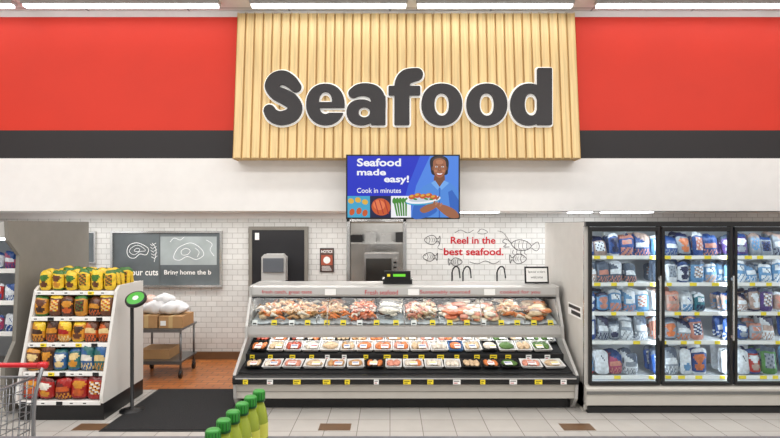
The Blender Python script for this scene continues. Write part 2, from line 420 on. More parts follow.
D = mn_(D, box_d(371,385.6,98,126.7)); D = mn_(D, curve_d([(353.5,95.5,9.5),(359,92.5,11.5),(367,92,12.5),(374.5,95,14),(378.2,102,14.6),(378.3,112,14.6)]))
D = mn_(D, mx_(ell_d(361.5,114.3,14.6,12.6),-ell_d(364.5,114.2,5.6,5)))
D = mn_(D, box_d(394.3,409.3,88,126.7)); D = mn_(D, box_d(388.5,420,88.3,97.5)); D = mn_(D, curve_d([(401.8,94,15),(402.5,85,15),(407,79,14.5),(416.5,76.8,12.5)]))
for cx in (441.3,486): D = mn_(D, mx_(ell_d(cx,106.5,20.2,20.5),-ell_d(cx,106.5,7.2,11.2)))
D = mn_(D, mx_(ell_d(528,106.5,18.6,20.5),-ell_d(530,106.5,6.6,11))); D = mn_(D, box_d(536,550.5,70.5,126.7))
def extrude_field(bb, D, iso, d0, d1, m):
    ins = D < iso; ny,nx = D.shape
    for r in range(ny-1):
        c = 0
        while c < nx-1:
            k4 = int(ins[r,c])+int(ins[r,c+1])+int(ins[r+1,c+1])+int(ins[r+1,c])
            if k4 == 0: c += 1; continue
            if k4 == 4:
                e = c
                while e < nx-1 and ins[r,e] and ins[r,e+1] and ins[r+1,e] and ins[r+1,e+1]: e += 1
                bb.add([SP(XS[c],YS[r],d1),SP(XS[e],YS[r],d1),SP(XS[e],YS[r+1],d1),SP(XS[c],YS[r+1],d1)],[(0,1,2,3)],m)
                c = e; continue
            cs = [(r,c),(r,c+1),(r+1,c+1),(r+1,c)]; poly = []; cr_ = []
            for i in range(4):
                a,b_ = cs[i],cs[(i+1)%4]
                if ins[a]: poly.append((XS[a[1]],YS[a[0]]))
                if ins[a] != ins[b_]:
                    t = (iso-D[a])/(D[b_]-D[a]); p = (XS[a[1]]+(XS[b_[1]]-XS[a[1]])*t, YS[a[0]]+(YS[b_[0]]-YS[a[0]])*t)
                    poly.append(p); cr_.append(p)
            if len(poly) >= 3: bb.add([SP(*p,d1) for p in poly],[tuple(range(len(poly)))],m)
            for i in range(0,len(cr_)-1,2):
                bb.add([SP(*cr_[i],d0),SP(*cr_[i+1],d0),SP(*cr_[i+1],d1),SP(*cr_[i],d1)],[(0,1,2,3)],m)
            c += 1
letm = mat('letter_charcoal',(38,35,37),.6); halo = mat('letter_white_edge',(252,250,245),.5,emis=.2)
b = MB(); extrude_field(b,D,0.0,.03,.07,letm); b.obj('letters',sign)
b = MB(); extrude_field(b,D,1.7,0.0,.03,halo); b.obj('letter_edges',sign)

# ---------------------------------------------------------------- television
TY = 6.36
tv = empty('wall_television')
b = MB(); b.box(wx(346,TY),wx(460,TY),TY,TY+.05,wz(219,TY),wz(154.5,TY),black); b.box(wx(380,TY),wx(426,TY),TY+.05,TY+.075,wz(205,TY),wz(170,TY),dark)
b.box(wx(388,TY),wx(396,TY),TY+.06,6.698,wz(190,TY),wz(185,TY),black); b.box(wx(412,TY),wx(420,TY),TY+.06,6.698,wz(190,TY),wz(185,TY),black)
b.obj('bezel',tv,bevel=.004)
def em(n,c,e=.9):
    if n in MC: return MC[n]
    m = bpy.data.materials.new(n); m.use_nodes = True; p = m.node_tree.nodes['Principled BSDF']
    p.inputs['Base Color'].default_value = (0,0,0,1); p.inputs['Roughness'].default_value=.3; p.inputs['Emission Color'].default_value = lin(c); p.inputs['Emission Strength'].default_value = e
    MC[n] = m; return m
def T(px,py): return (wx(px,TY),wz(py,TY))
s = MB(); k = [0]
def lay(): k[0] += 1; return TY-.001-.0003*k[0]
def tp(pts,m,sm=0):
    if sm: pts = catmull(pts,sm,True)
    s.poly([T(*p) for p in pts],lay(),m)
def te(cx,cy,rx,ry,m,a=0): q = TY/F; X,Z = T(cx,cy); s.ell(X,Z,rx*q,ry*q,lay(),m,28,-a)
tb = em('tv_blue',(34,50,200)); tl = em('tv_lightblue',(84,140,236)); tw = em('tv_white',(250,250,255)); ts = em('tv_skin',(128,78,54)); ts2 = em('tv_skin_light',(164,104,74)); ts3 = em('tv_skin_hi',(190,128,94)); th = em('tv_hair',(42,34,36)); th2 = em('tv_hair_grey',(74,64,64)); tsh = em('tv_shirt',(84,144,228)); tsh2 = em('tv_shirt_shade',(54,106,198)); tsh3 = em('tv_shirt_hi',(120,176,244))
tor = em('tv_salmon',(206,92,44)); tg = em('tv_green',(70,140,50)); ty = em('tv_yellow',(228,180,70)); tr = em('tv_red',(170,44,44)); tk = em('tv_dark',(24,30,70)); tcy = em('tv_cyan',(70,170,210)); tmid = em('tv_midblue',(52,90,220))
tp([(347.5,156),(458.5,156),(458.5,217.5),(347.5,217.5)],tb)
tp([(420,156),(458.5,156),(458.5,217.5),(400,217.5),(408,186)],tmid)
tp([(430,156),(458.5,156),(458.5,217.5),(410,217.5),(416,186)],tl)
tp([(347.5,196),(370,196),(370,217.5),(347.5,217.5)],tcy); tp([(370,196),(391,196),(391,217.5),(370,217.5)],tk); tp([(391,196),(411,196),(411,217.5),(391,217.5)],tw)
for (x,y) in ((351,201),(358,200),(365,202)): te(x,y,3,2.6,ty,.3)
for (x,y) in ((352,212),(359,211),(365,213)): te(x,y,2.6,3.4,tor,.3)
te(381,207,9.5,8.5,tor,.3); te(379,205,6,5,em('tv_salmon_lt',(236,126,80)),.3)
for i in range(3): tp([(374+i*5,200),(375+i*5,200),(379+i*5,214),(378+i*5,214)],tr)
for i in range(5): tp([(393+i*3,200),(395+i*3,199),(398+i*2.2,216),(396.5+i*2.2,216)],tg); te(394+i*3,200.5,1.6,3,tg,.2)
for (t_,a,c_,y0,y1) in (('Seafood',357,401,166.5,158.5),('made',357,386,175.5,169),('easy!',384,409,184.5,175.5),('Cook in minutes',357,401,193,188)):
    s.text(t_,T(a,0)[0],T(c_,0)[0],T(0,y0)[1],T(0,y1)[1],lay(),tw,.03 if t_ != 'Cook in minutes' else .01)
# presenter shown on the screen
tp([(430.5,168),(430,160),(434,156.2),(440,155.8),(446,157.5),(448.6,162),(448,170),(446,175),(433,175)],th,5)
tp([(432,160),(436,157),(442,156.6),(446,160),(441,158.6),(436,159.4)],th2,4)
tp([(435.5,173),(443.5,173),(444.5,183),(440,187),(434,183)],ts,4)
tp([(411,217.5),(413,206),(417,194),(423,186.5),(431,182.5),(435,180.5),(439.5,187),(444,180.5),(450,183),(455,187),(458.5,193),(458.5,217.5)],tsh)
tp([(435,180.5),(439.5,187),(437.5,190),(431,183)],tsh3); tp([(444,180.5),(439.5,187),(441.5,190),(449,183)],tsh3)
tp([(439,188),(440.2,188),(440,217.5),(438.6,217.5)],tsh2); tp([(448,192),(452,190),(458.5,200),(458.5,217.5),(451,217.5)],tsh2)
tp([(432.9,165),(433.6,160.5),(437,158.6),(441.5,158.6),(445.2,161),(446,166),(445.3,172),(442.5,176.4),(439.5,178),(436.4,176.4),(433.7,172)],ts2,5)
te(432.5,168.5,1,2,ts); te(446.3,168.5,1,2,ts)
tp([(436,161),(440,160),(443,161.5),(442,164),(437,164)],ts3,4); te(435.6,171,1.5,1.2,ts3); te(443.3,171,1.5,1.2,ts3)
for ex in (436.3,442.5):
    te(ex,166.9,1.25,.65,tw); te(ex,166.9,.55,.6,th); tp([(ex-1.8,165.3),(ex,164.6),(ex+1.8,165.3),(ex,165)],th)
tp([(439.1,166.5),(438,170.6),(439.4,171.3),(440.8,170.6),(439.8,166.5)],ts); tp([(439.4,167),(439,170.3),(440,170.3)],ts3)
tp([(435.9,172.9),(439.4,173.5),(443,172.9),(441.6,175.5),(439.4,176.2),(437.2,175.5)],tr); tp([(436.5,173.2),(439.4,173.7),(442.4,173.2),(441.2,174.9),(437.7,174.9)],tw)
tp([(417,196),(423,198),(427,208),(432,206),(437,211),(426,217.5),(412,217.5)],tsh2,3)
tp([(420,209),(430,203.5),(437,203),(438,206),(430,211),(423,213)],ts2,4)
tp([(434,204),(446,205.5),(456,211),(458.5,217.5),(449,217.5),(440,211)],ts2,4)
te(423,200.8,17.5,4.2,tcy,-.10); te(423,199.6,17.5,4.0,tw,-.10); te(423,199.0,14,2.8,em('tv_plate_shade',(206,214,226)),-.10)
for (x,y) in ((412,197),(417.5,195.6),(423,196.4),(428.5,195.6),(433.5,197.4)): te(x,y,3.6,2.4,tor,-.2); te(x-.6,y-.8,2,1.1,ty,-.2)
for (x,y) in ((415,199.2),(426,199),(431,199.4)): te(x,y,2.2,.9,tg,.2)
for i in range(4): te(434+i*2.2,202.8+i*.7,1.0,2.2,ts3 if i%2 else ts2,.5)
te(437.5,198.2,1.0,2.6,ts2,.7)
s.obj('screen',tv)

# ---------------------------------------------------------------- seafood service case
case = empty('seafood_display_case')
XL,XR = -1.6,1.92
b = MB()
b.box(XL+.05,XR-.05,5.86,6.85,0,.11,dark)
b.prismx([(5.84,.10),(5.75,.13),(5.73,.29),(6.9,.29),(6.9,.10)],XL+.03,XR-.03,cream)
b.box(XL+.03,XR-.03,5.735,5.742,.2,.205,gpanel)
b.prismx([(5.70,.285),(5.68,.31),(5.68,.355),(5.70,.375),(5.80,.375),(5.80,.285)],XL,XR,black)
b.box(XL+.03,XR-.03,5.672,5.68,.345,.358,silver)
b.prismx([(5.80,.29),(5.80,.385),(6.12,.44),(6.12,.29)],XL+.03,XR-.03,dark)
b.prismx([(6.10,.42),(6.10,.505),(6.13,.505),(6.60,.66),(6.60,.42)],XL+.03,XR-.03,dark)
b.box(XL+.03,XR-.03,6.60,6.66,.29,.80,dark)
b.prismx([(6.20,.665),(6.19,.70),(6.20,.785),(6.26,.785),(6.26,.665)],XL,XR,silver)
b.prismx([(6.26,.74),(6.26,.785),(6.80,.905),(6.84,.86)],XL+.03,XR-.03,silver)
b.box(XL+.03,XR-.03,6.84,6.9,.29,1.1,mat('rear_doors',(60,58,57),.3,.3))
b.prismx([(6.38,1.09),(6.365,1.12),(6.38,1.20),(6.43,1.218),(6.93,1.218),(6.93,1.09)],XL,XR,silver)
b.box(XL+.03,XR-.03,6.37,6.38,1.07,1.095,black)
for x in (XL,XR-.03):
    b.prismx([(5.86,0),(5.73,.13),(5.70,.385),(6.17,.66),(6.19,.79),(6.36,1.09),(6.36,1.21),(6.92,1.21),(6.92,0)],x,x+.03,silver)
b.obj('body',case,bevel=.004)
b = MB(); b.add([(XL+.03,6.21,.785),(XR-.03,6.21,.785),(XR-.03,6.375,1.09),(XL+.03,6.375,1.09)],[(0,1,2,3)],glassmat('front_glass',(246,250,250),.02)); b.obj('curved_glass',case)
b = MB()
for x in [XL+.03+i*(XR-XL-.09)/4 for i in range(5)]: b.tube([(x+.015,6.2,.78),(x+.015,6.368,1.09)],.005,steel)
b.box(XL+.03,XR-.03,6.203,6.222,.785,.80,steel)
b.box(XL+.06,XR-.06,6.45,6.49,1.075,1.09,led); b.box(XL+.06,XR-.06,6.30,6.33,.728,.742,led)
b.obj('glass_rails',case)
b = MB()
for (t_,a,c_) in (('fresh catch, great taste',262,312),('Fresh seafood',365,398),('Sustainably sourced',420,470),('cooked for you',500,540)):
    b.text(t_,wx(a,6.37),wx(c_,6.37),wz(294.5,6.37),wz(290,6.37),6.362,redtx,.0)
for px in (325,408,484): b.box(wx(px,6.37),wx(px+11,6.37),6.358,6.366,wz(295,6.37),wz(289,6.37),wht)
b.obj('fascia_lettering',case)
def tags(bb, Y, z, h, px0, px1, step, jit=2):
    px = px0
    while px < px1:
        x = wx(px,Y); m = random.choice([yel,yel,yel,wht])
        w = random.choice([.05,.06,.075])
        if x+w > XR-.03: break
        bb.box(x,x+w,Y-.004,Y,z,z+h,m)
        bb.box(x+.008,x+w-.012,Y-.005,Y-.004,z+h*.6,z+h*.75,blktx); bb.box(x+.008,x+w*.6,Y-.005,Y-.004,z+h*.2,z+h*.35,redtx if m is wht else blktx)
        px += step+random.uniform(-jit,jit)
b = MB(); tags(b,6.10,.447,.05,250,572,19,4); tags(b,5.678,.295,.048,243,575,23,7)
b.obj('price_tags',case)
icem = mat('crushed_ice',(205,213,218),.25,bump=.6,vscale=60)
b = MB(); nx,ny = 120,10; vs=[];fs=[]
for i in range(nx+1):
    for j in range(ny+1):
        t=j/ny; vs.append((XL+.05+(XR-XL-.1)*i/nx,6.28+.5*t,.795+.12*t+random.uniform(0,.018)))
for i in range(nx):
    for j in range(ny): a=i*(ny+1)+j; fs.append((a,a+1,a+ny+2,a+ny+1))
b.add(vs,fs,icem,True); b.obj('ice_bed',case)
cr = {n:mat('sf_'+n,c,.4,var=.35,vscale=35) for n,c in {'tan':(196,150,100),'orange':(212,122,64),'pink':(218,146,124),'salmon':(222,122,82),'white':(226,214,198),'grey':(150,147,143),'brown':(118,78,50),'red':(182,74,50),'beige':(210,182,146),'shrimp':(186,156,134)}.items()}
fish = MB()
def shrimp(x,y,z,a,m,r=.03):
    pts=[];rs=[]
    for i in range(7):
        t=i/6*math.pi*1.25; rr=r
        p=Vector((math.cos(t)*rr,math.sin(t)*rr*.9,0)); p=Matrix.Rotation(a,3,'Z')@Matrix.Rotation(.6,3,'X')@p
        pts.append((x+p.x,y+p.y,z+p.z)); rs.append([.012,.013,.012,.010,.008,.006,.009][i]*r/.03)
    fish.tube(pts,rs,m,6)
def leg(x,y,z,a,m,L=.13):
    d=Vector((math.cos(a),math.sin(a)*.6,0)); e=Vector((math.cos(a+.9),math.sin(a+.9)*.6,0))
    p0=Vector((x,y,z)); p1=p0+d*L*.5+Vector((0,0,.03)); p2=p1+e*L*.55-Vector((0,0,.025))
    fish.tube([p0,p0.lerp(p1,.5),p1,p1.lerp(p2,.5),p2],[.014,.018,.020,.012,.005],m,6)
def fillet(x,y,z,a,m,w=.09,d=.045,h=.017):
    R=Matrix.Rotation(a,3,'Z')@Matrix.Rotation(.45,3,'X')
    fish.blob((x,y,z),(w,d,h),m,12,6,.12,R)
def wholefish(x,y,z,a,m,L=.28):
    R=Matrix.Rotation(a,3,'Z')@Matrix.Rotation(.5,3,'X'); P=Vector((x,y,z))
    pr=[(-.5,.006),(-.44,.03),(-.34,.045),(-.15,.055),(.05,.05),(.22,.032),(.36,.014),(.40,.012)]
    fish.tube([P+R@Vector((t*L,0,0)) for t,_ in pr],[r_*L/.28*.85 for _,r_ in pr],m,8)
    tail=[P+R@Vector(q) for q in ((.38*L,.0,.0),(.54*L,.05,.0),(.50*L,0,.0),(.54*L,-.05,.0))]; fish.add([tuple(q) for q in tail],[(0,1,2),(0,2,3)],m)
    fin=[P+R@Vector(q) for q in ((-.2*L,.045,0),(.02*L,.075,0),(.12*L,.04,0))]; fish.add([tuple(q) for q in fin],[(0,1,2)],m)
    e=P+R@Vector((-.40*L,.012,.032)); fish.blob(tuple(e),(.007,.007,.007),blktx,6,4,0)
bins=[('leg',['tan','orange','beige','tan','white'],250,318),('leg',['brown','tan','orange','beige'],318,348),('shrimp',['orange','salmon','white','pink'],348,378),('fish',['grey','brown','white'],378,404),('shrimp',['pink','white','beige'],404,438),('fillet',['salmon','pink','white','beige','white'],438,498),('leg',['orange','beige','tan','white'],498,522),('fillet',['beige','tan','orange','brown'],522,562)]
def bedz(y): return .80+.12*(y-6.28)/.5
for kind,cols,pa,pb in bins:
    xa=max(wx(pa,6.45)+.01,XL+.05); xb=min(wx(pb,6.45)-.01,XR-.06)
    N=int((xb-xa)*(330 if kind=='shrimp' else 230 if kind=='leg' else 150 if kind=='fillet' else 60))
    for i in range(N):
        x=random.uniform(xa+.04,xb-.04); y=random.uniform(6.32,6.70)
        hump=.10*(1-abs((x-(xa+xb)/2)/((xb-xa)/2+.02))**3)
        z=bedz(y)+.025+random.uniform(.0,1)*hump; a=random.uniform(0,6.28); m=cr[random.choice(cols)]
        if kind=='shrimp': shrimp(x,y,z,a,m,random.uniform(.03,.045))
        elif kind=='leg': leg(x,y,z,a,m,random.uniform(.10,.16)) if random.random()<.75 else fillet(x,y,z,a,m,.045,.035,.024)
        elif kind=='fillet': fillet(x,y,z,random.uniform(-.7,.7),m,random.uniform(.05,.08),random.uniform(.03,.045),.018)
        else: fillet(x,y,z,random.uniform(-.7,.7),m,random.uniform(.04,.06),.03,.016)
    if kind=='fish':
        for i in range(5): wholefish((xa+xb)/2+random.uniform(-.02,.02),6.36+i*.075,bedz(6.36+i*.075)+.12,random.uniform(-.15,.15),cr['grey'] if i%2 else cr['white'],.26)
fish.obj('fresh_seafood',case)
b=MB()
for _,_,pa,pb in bins[:-1]:
    x=wx(pb,6.45); b.prismx([(6.3,.80),(6.3,.86),(6.72,.985),(6.72,.90)],x-.004,x+.004,steel)
px=252
while px<552:
    x=wx(px,6.27); w=.06; m=random.choice([yel,wht,yel]); b.add([(x,6.262,.785),(x+w,6.262,.785),(x+w,6.282,.845),(x,6.282,.845)],[(0,1,2,3)],m)
    b.add([(x+.01,6.2655,.80),(x+w-.01,6.2655,.80),(x+w-.01,6.2705,.815),(x+.01,6.2705,.815)],[(0,1,2,3)],blktx)
    px+=random.uniform(15,20)
b.obj('bin_dividers',case)
foamw=mat('foam_white',(232,232,230),.5); foamk=mat('foam_black',(30,30,32),.4); foamb=mat('foam_blue',(80,120,170),.4); grn=mat('herb_green',(84,120,56),.5,var=.3); bl=mat('label_blue',(40,90,170),.5)
pk=MB()
def tray(x,y,z,w,d,tilt,foam,cm,lab,hh=.018):
    pk.T=Matrix.Translation((x,y,z))@Matrix.Rotation(tilt,4,'X')@Matrix.Rotation(random.uniform(-.06,.06),4,'Z')
    v=[]
    for (s_,zz) in ((.82,0),(1,.03),(.90,.03),(.80,.008)):
        for (sx,sy) in ((-1,-1),(1,-1),(1,1),(-1,1)): v.append((sx*w/2*s_,sy*d/2*s_,zz))
    f=[(0,3,2,1),(12,13,14,15)]
    for k_ in range(3):
        for q in range(4): f.append((k_*4+q,k_*4+(q+1)%4,k_*4+4+(q+1)%4,k_*4+4+q))
    pk.add(v,f,foam)
    n_=random.choice([1,2,3]); m1=random.choice(cm)
    for i in range(n_): pk.blob(((-.5+(i+.5)/n_)*w*.76,random.uniform(-.006,.006),.026),(w*.38/n_+.008,d*.38,hh),m1 if random.random()<.7 else random.choice(cm),10,6,.10,random.uniform(-.15,.15))
    if lab is not None:
        lx=random.uniform(-.35,.0)*w; pk.box(lx,lx+w*.40,-d*.44,-d*.04,.046,.0465,wht); pk.box(lx+.005,lx+w*.36,-d*.20,-d*.11,.0465,.047,lab)
    pk.T=Matrix.Identity(4)
for (yy) in (6.225,6.41):
    x=XL+.06
    while x<XR-.2:
        w=random.uniform(.16,.22); xc=x+w/2
        if xc<-.7: cs=['orange','beige','white','red']
        elif xc<.1: cs=['beige','tan','white','orange']
        elif xc<.9: cs=['beige','white','pink','orange']
        else: cs=['white','beige','grey']
        cm=[cr[c_] for c_ in cs]+([grn,grn] if xc>.9 else [])
        fo=foamw if random.random()<.8 else (foamk if random.random()<.6 else foamb)
        if xc<-1.4: fo=foamk
        tray(xc,yy,.512+(yy-6.13)*.33+.006,w*.985,.195,.33,fo,cm,random.choice([yel,redtx,bl,None,yel]),.020)
        x+=w+.003
x=XL+.07
while x<XR-.2:
    w=random.uniform(.17,.23)
    if random.random()<.95: tray(x+w/2,5.945,.398+(5.945-5.8)*.172,w*.97,.205,.17,foamk if random.random()<.45 else foamw,[cr['beige'],cr['white'],cr['orange'],cr['pink'],cr['tan']]+([grn] if x>1 else []),random.choice([yel,None,yel,bl,redtx]),.020)
    x+=w+.008
pk.obj('packaged_seafood',case)

# scale and framed sign on top of the counter
b=MB(); z=1.2185
x0,x1=wx(383,6.62),wx(412,6.62)
b.box(x0,x1,6.56,6.78,z,z+.05,black); b.box(x0-.01,x1+.01,6.57,6.79,z+.055,z+.065,steel); b.box((x0+x1)/2-.02,(x0+x1)/2+.02,6.76,6.79,z+.05,z+.09,black)
b.prismx([(6.55,z+.05),(6.545,z+.155),(6.6,z+.155),(6.63,z+.05)],x0+.02,x1-.02,black)
b.add([(x0+.12,6.5455,z+.09),(x1-.08,6.5455,z+.09),(x1-.08,6.5435,z+.12),(x0+.12,6.5435,z+.12)],[(0,1,2,3)],em('lcd_green',(120,230,60),1.0))
b.box(x0+.05,x0+.085,6.54,6.546,z+.09,z+.12,yel)
b.obj('counter_scale',bevel=.003)
b=MB(); x0,x1=wx(525,6.6),wx(549,6.6)
b.T=Matrix.Translation((0,6.6,z+.004))@Matrix.Rotation(-.15,4,'X')
b.box(x0,x1,0,.015,0,.2,black); b.box(x0+.018,x1-.018,-.002,0,.02,.18,wht); b.text('Special orders',x0+.04,x1-.04,.12,.15,-.003,blktx,.0); b.text('welcome',x0+.07,x1-.07,.06,.09,-.003,blktx,.0)
b.T=Matrix.Identity(4); b.box((x0+x1)/2-.02,(x0+x1)/2+.02,6.61,6.72,z,z+.008,black); b.obj('framed_counter_sign')

# sink with gooseneck faucets
b=MB(); b.box(.75,1.65,7.45,7.93,.82,.88,steel); b.box(.8,1.6,7.5,7.9,.62,.82,steel)
for x in (.78,1.6):
    for y in (7.5,7.88): b.box(x,x+.04,y,y+.04,0,.82,steel)
for px in (452,463,497):
    x=wx(px,7.85); pts=[(x,7.85,.88),(x,7.85,1.25)]+[(x+.05-.05*math.cos(t),7.85-.08*math.sin(t*.9),1.25+.09*math.sin(t)) for t in (.6,1.2,1.8,2.4,3.0)]+[(x+.10,7.76,1.18)]
    b.tube(pts,.011,dark)
b.obj('prep_sink')

# ---------------------------------------------------------------- freezer with glass doors
fz=empty('glass_door_freezer'); FX=1.98; FY=5.69; FE=4.95; dw=.735
b=MB()
b.box(FX,FX+.04,FY+.02,7.15,0.03,1.94,lpanel); b.box(FE,FE+.04,FY+.02,7.15,.03,1.94,lpanel)
b.box(FX+.001,FE+.04,FY-.03,7.15,1.895,1.945,black)
b.box(FX+.04,FE,6.55,7.15,.1,1.895,wliner); b.box(FX+.04,FE,FY+.04,6.55,.1,.30,wliner)
b.prismx([(FY+.05,0),(FY+.05,.07),(FY-.04,.09),(FY-.05,.255),(FY,.285),(7.1,.285),(7.1,0)],FX,FE+.04,cream)
b.box(FX,FE+.04,FY-.058,FY-.05,.205,.235,mat('bumper_grey',(110,110,108),.5)); b.box(FX+.03,FE,FY-.0,FY+.05,.0,.065,dark)
b.box(FX-.001,FX,FY+.02,FY+.05,.1,1.9,steel)
for i in range(5):
    x=FX+.02+i*dw; b.box(x,x+.035,FY+.03,FY+.08,.285,1.9,black); b.box(x+.008,x+.028,FY+.082,FY+.09,.33,1.85,led)
b.obj('cabinet',fz,bevel=.003)
b=MB(); g=MB()
for i in range(4):
    x0=FX+.035+i*dw; x1=x0+dw-.018; fr=.03; z0,z1=.292,1.89
    b.box(x0,x0+fr,FY-.03,FY+.015,z0,z1,black); b.box(x1-fr,x1,FY-.03,FY+.015,z0,z1,black); b.box(x0+fr,x1-fr,FY-.03,FY+.015,z0,z0+fr,black); b.box(x0+fr,x1-fr,FY-.03,FY+.015,z1-.045,z1,black)
    hx=x1-.025; b.box(hx,hx+.016,FY-.075,FY-.062,.75,1.4,steel); b.box(hx,hx+.016,FY-.062,FY-.03,.77,.80,steel); b.box(hx,hx+.016,FY-.062,FY-.03,1.35,1.38,steel)
    g.add([(x0+fr,FY-.008,z0+fr),(x1-fr,FY-.008,z0+fr),(x1-fr,FY-.008,z1-.045),(x0+fr,FY-.008,z1-.045)],[(0,1,2,3)],glass)
b.obj('door_frames',fz,bevel=.004); g.obj('door_glass',fz)
b=MB(); shz=[1.585,1.305,1.0,.70,.34]
for z in shz:
    if z>.4:
        for q in range(18): b.box(FX+.05,FE-.01,5.86+q*.038,5.864+q*.038,z-.012,z-.008,wliner)
    b.box(FX+.05,FE-.01,5.82,5.83,z-.03,z+.008,wht)
tg2=MB()
for z in shz:
    px=594
    while px<840:
        x=wx(px,5.82); tg2.box(x,x+random.uniform(.05,.075),5.813,5.818,z-.028,z+.006,random.choice([yel,yel,wht])); px+=random.uniform(12,26)
b.obj('wire_shelves',fz); tg2.obj('price_tags',fz)
fb={n:mat('bag_'+n,c,.28,var=.2,vscale=30) for n,c in {'blue':(34,74,140),'navy':(24,34,76),'sky':(96,146,190),'white':(218,224,230),'silver':(140,150,162),'purple':(80,56,124),'magenta':(160,60,98),'red':(180,44,44),'teal':(40,114,130),'clear':(176,152,142),'pinkish':(196,134,118),'green':(80,136,72),'orange':(200,112,66),'slate':(74,88,108)}.items()}
doorpal=[[['silver','blue','purple','clear'],['blue','navy','clear','slate'],['sky','silver','blue','navy'],['silver','clear','blue','magenta'],['magenta','white','sky','red']],
         [['silver','blue','slate','sky'],['sky','white','navy','slate'],['white','silver','teal','clear'],['pinkish','silver','purple','navy'],['white','sky','blue','silver']],
         [['silver','purple','blue','clear'],['blue','sky','white','slate'],['purple','clear','navy','orange'],['silver','white','blue','slate'],['green','silver','white','red']],
         [['silver','blue','sky','slate']]*5]
b=MB()
for i in range(4):
    for r,z in enumerate(shz):
        x=FX+.12+i*dw; pal=doorpal[i][r]; last=random.choice(pal); lab='white'
        while x<FX+.0+(i+1)*dw-.06:
            w=random.uniform(.115,.155); h=random.uniform(.21,.27)+(.04 if r==4 else 0)
            if random.random()<.65: last=random.choice(pal); lab=random.choice(['silver','sky','clear','pinkish','orange','white','navy'])
            a=fb[last]; l=fb['white' if random.random()<.5 else lab]; c_=fb[random.choice(['navy','blue','slate','white',pal[-1]])]; e_=fb[lab]
            st=random.choice([0,1,2,3])
            for dd in (0,.09,.2): b.bag(x+random.uniform(-.008,.008),5.89+dd+random.uniform(0,.02),z,w*1.05,h,.075,a,l,c_,e_,random.uniform(.0,.3),random.uniform(-.25,.25),st)
            x+=w+.002
b.obj('frozen_seafood_bags',fz)
b=MB()
b.box(FX-.004,FX-.0015,5.78,6.22,.93,1.06,wht); b.box(FX-.006,FX-.004,5.81,6.1,.95,.99,blktx); b.box(FX-.006,FX-.004,5.82,6.19,1.01,1.045,blktx); b.obj('case_label',fz)

# ---------------------------------------------------------------- left open multideck
mk=empty('refrigerated_case'); MX=-3.82
b=MB()
b.prismx([(5.62,0.04),(5.55,.2),(5.56,.5),(5.72,.72),(5.78,1.6),(5.62,1.75),(5.60,1.95),(7.1,1.95),(7.1,.04)],MX-.04,MX,gpanel)
b.prismx([(5.64,0.0),(5.59,.2),(5.60,.48),(5.68,.48),(5.72,.3),(6.9,.3),(6.9,0)],-6.2,MX-.04,cream)
b.box(-6.2,MX-.04,6.9,7.08,0,1.95,wliner); b.box(-6.2,MX-.04,5.63,6.9,1.78,1.94,silver); b.box(-6.2,MX-.06,5.72,5.76,1.755,1.78,led)
for z in (.75,1.08,1.42): b.box(-6.2,MX-.05,5.95,6.9,z,z+.02,wliner); b.box(-6.2,MX-.05,5.94,5.95,z-.02,z+.03,wht)
b.obj('cabinet',mk,bevel=.003)
b=MB()
for z,y in ((.31,5.8),(.77,6.02),(1.10,6.02),(1.44,6.02)):
    x=MX-.12
    while x>-5.6:
        b.bag(x,y,z,.13,.2,.06,fb[random.choice(['red','magenta','clear','white'])],fb['white'],fb['blue'],None,.1,0,random.choice([0,1,2])); x-=.14
b.obj('packaged_meat',mk)

# ---------------------------------------------------------------- snack shelf unit
sh=empty('snack_shelf_unit'); AX0,AX1=-3.66,-2.80
wsh=mat('shelf_white',(222,220,215),.45)
b=MB()
prof=[(5.46,.17),(5.46,.24),(5.76,1.24),(5.82,1.28),(6.35,1.28),(6.35,.17)]
b.prismx(prof,AX1-.03,AX1,wsh); b.prismx(prof,AX0,AX0+.03,wsh)
b.box(AX0+.02,AX1-.0,5.48,6.35,0,.17,black)
b.box(AX0+.03,AX1-.03,6.28,6.33,.17,1.28,wsh)
lv=[(5.47,.19),(5.54,.456),(5.61,.728),(5.67,.979),(5.73,1.235)]
for Y,z in lv:
    b.box(AX0+.03,AX1-.03,Y+.01,6.28,z-.025,z-.004,wsh); b.box(AX0+.03,AX1-.03,Y-.004,Y+.01,z-.04,z,wht)
b.obj('frame',sh,bevel=.003)
b=MB()
for Y,z in lv:
    x=AX0+.05
    while x<AX1-.1: b.box(x,x+.06,Y-.009,Y-.005,z-.037,z-.004,random.choice([wht,yel,wht,blktx])); b.box(x+.01,x+.04,Y-.010,Y-.009,z-.025,z-.015,blktx); x+=random.uniform(.08,.16)
b.obj('price_tags',sh)
sb={n:mat('snack_'+n,c,.3,var=.2,vscale=25) for n,c in {'gold':(200,134,36),'brown':(96,52,26),'orange':(190,86,30),'red':(160,26,22),'blue':(44,90,140),'teal':(40,100,100),'green':(60,112,42),'yellow':(232,194,48),'cream':(214,188,132),'dkred':(96,18,16),'wht':(220,216,206),'dkgreen':(36,74,30),'choc':(60,32,18)}.items()}
combos=[[('red','gold','dkred','orange'),('red','wht','dkred','gold'),('dkred','orange','red','gold')],
 [('brown','cream','gold','orange'),('choc','gold','brown','orange'),('blue','wht','teal','cream'),('teal','cream','blue','gold')],
 [('brown','gold','choc','orange'),('orange','cream','brown','choc'),('gold','choc','yellow','brown'),('gold','red','yellow','cream')],
 [('choc','gold','brown','orange'),('brown','orange','yellow','cream'),('gold','brown','green','choc'),('gold','dkgreen','yellow','orange')],
 [('yellow','green','yellow','brown'),('yellow','brown','green','gold')]]
b=MB()
sizes=[(.15,.24),(.128,.255),(.128,.245),(.13,.235),(.118,.235)]
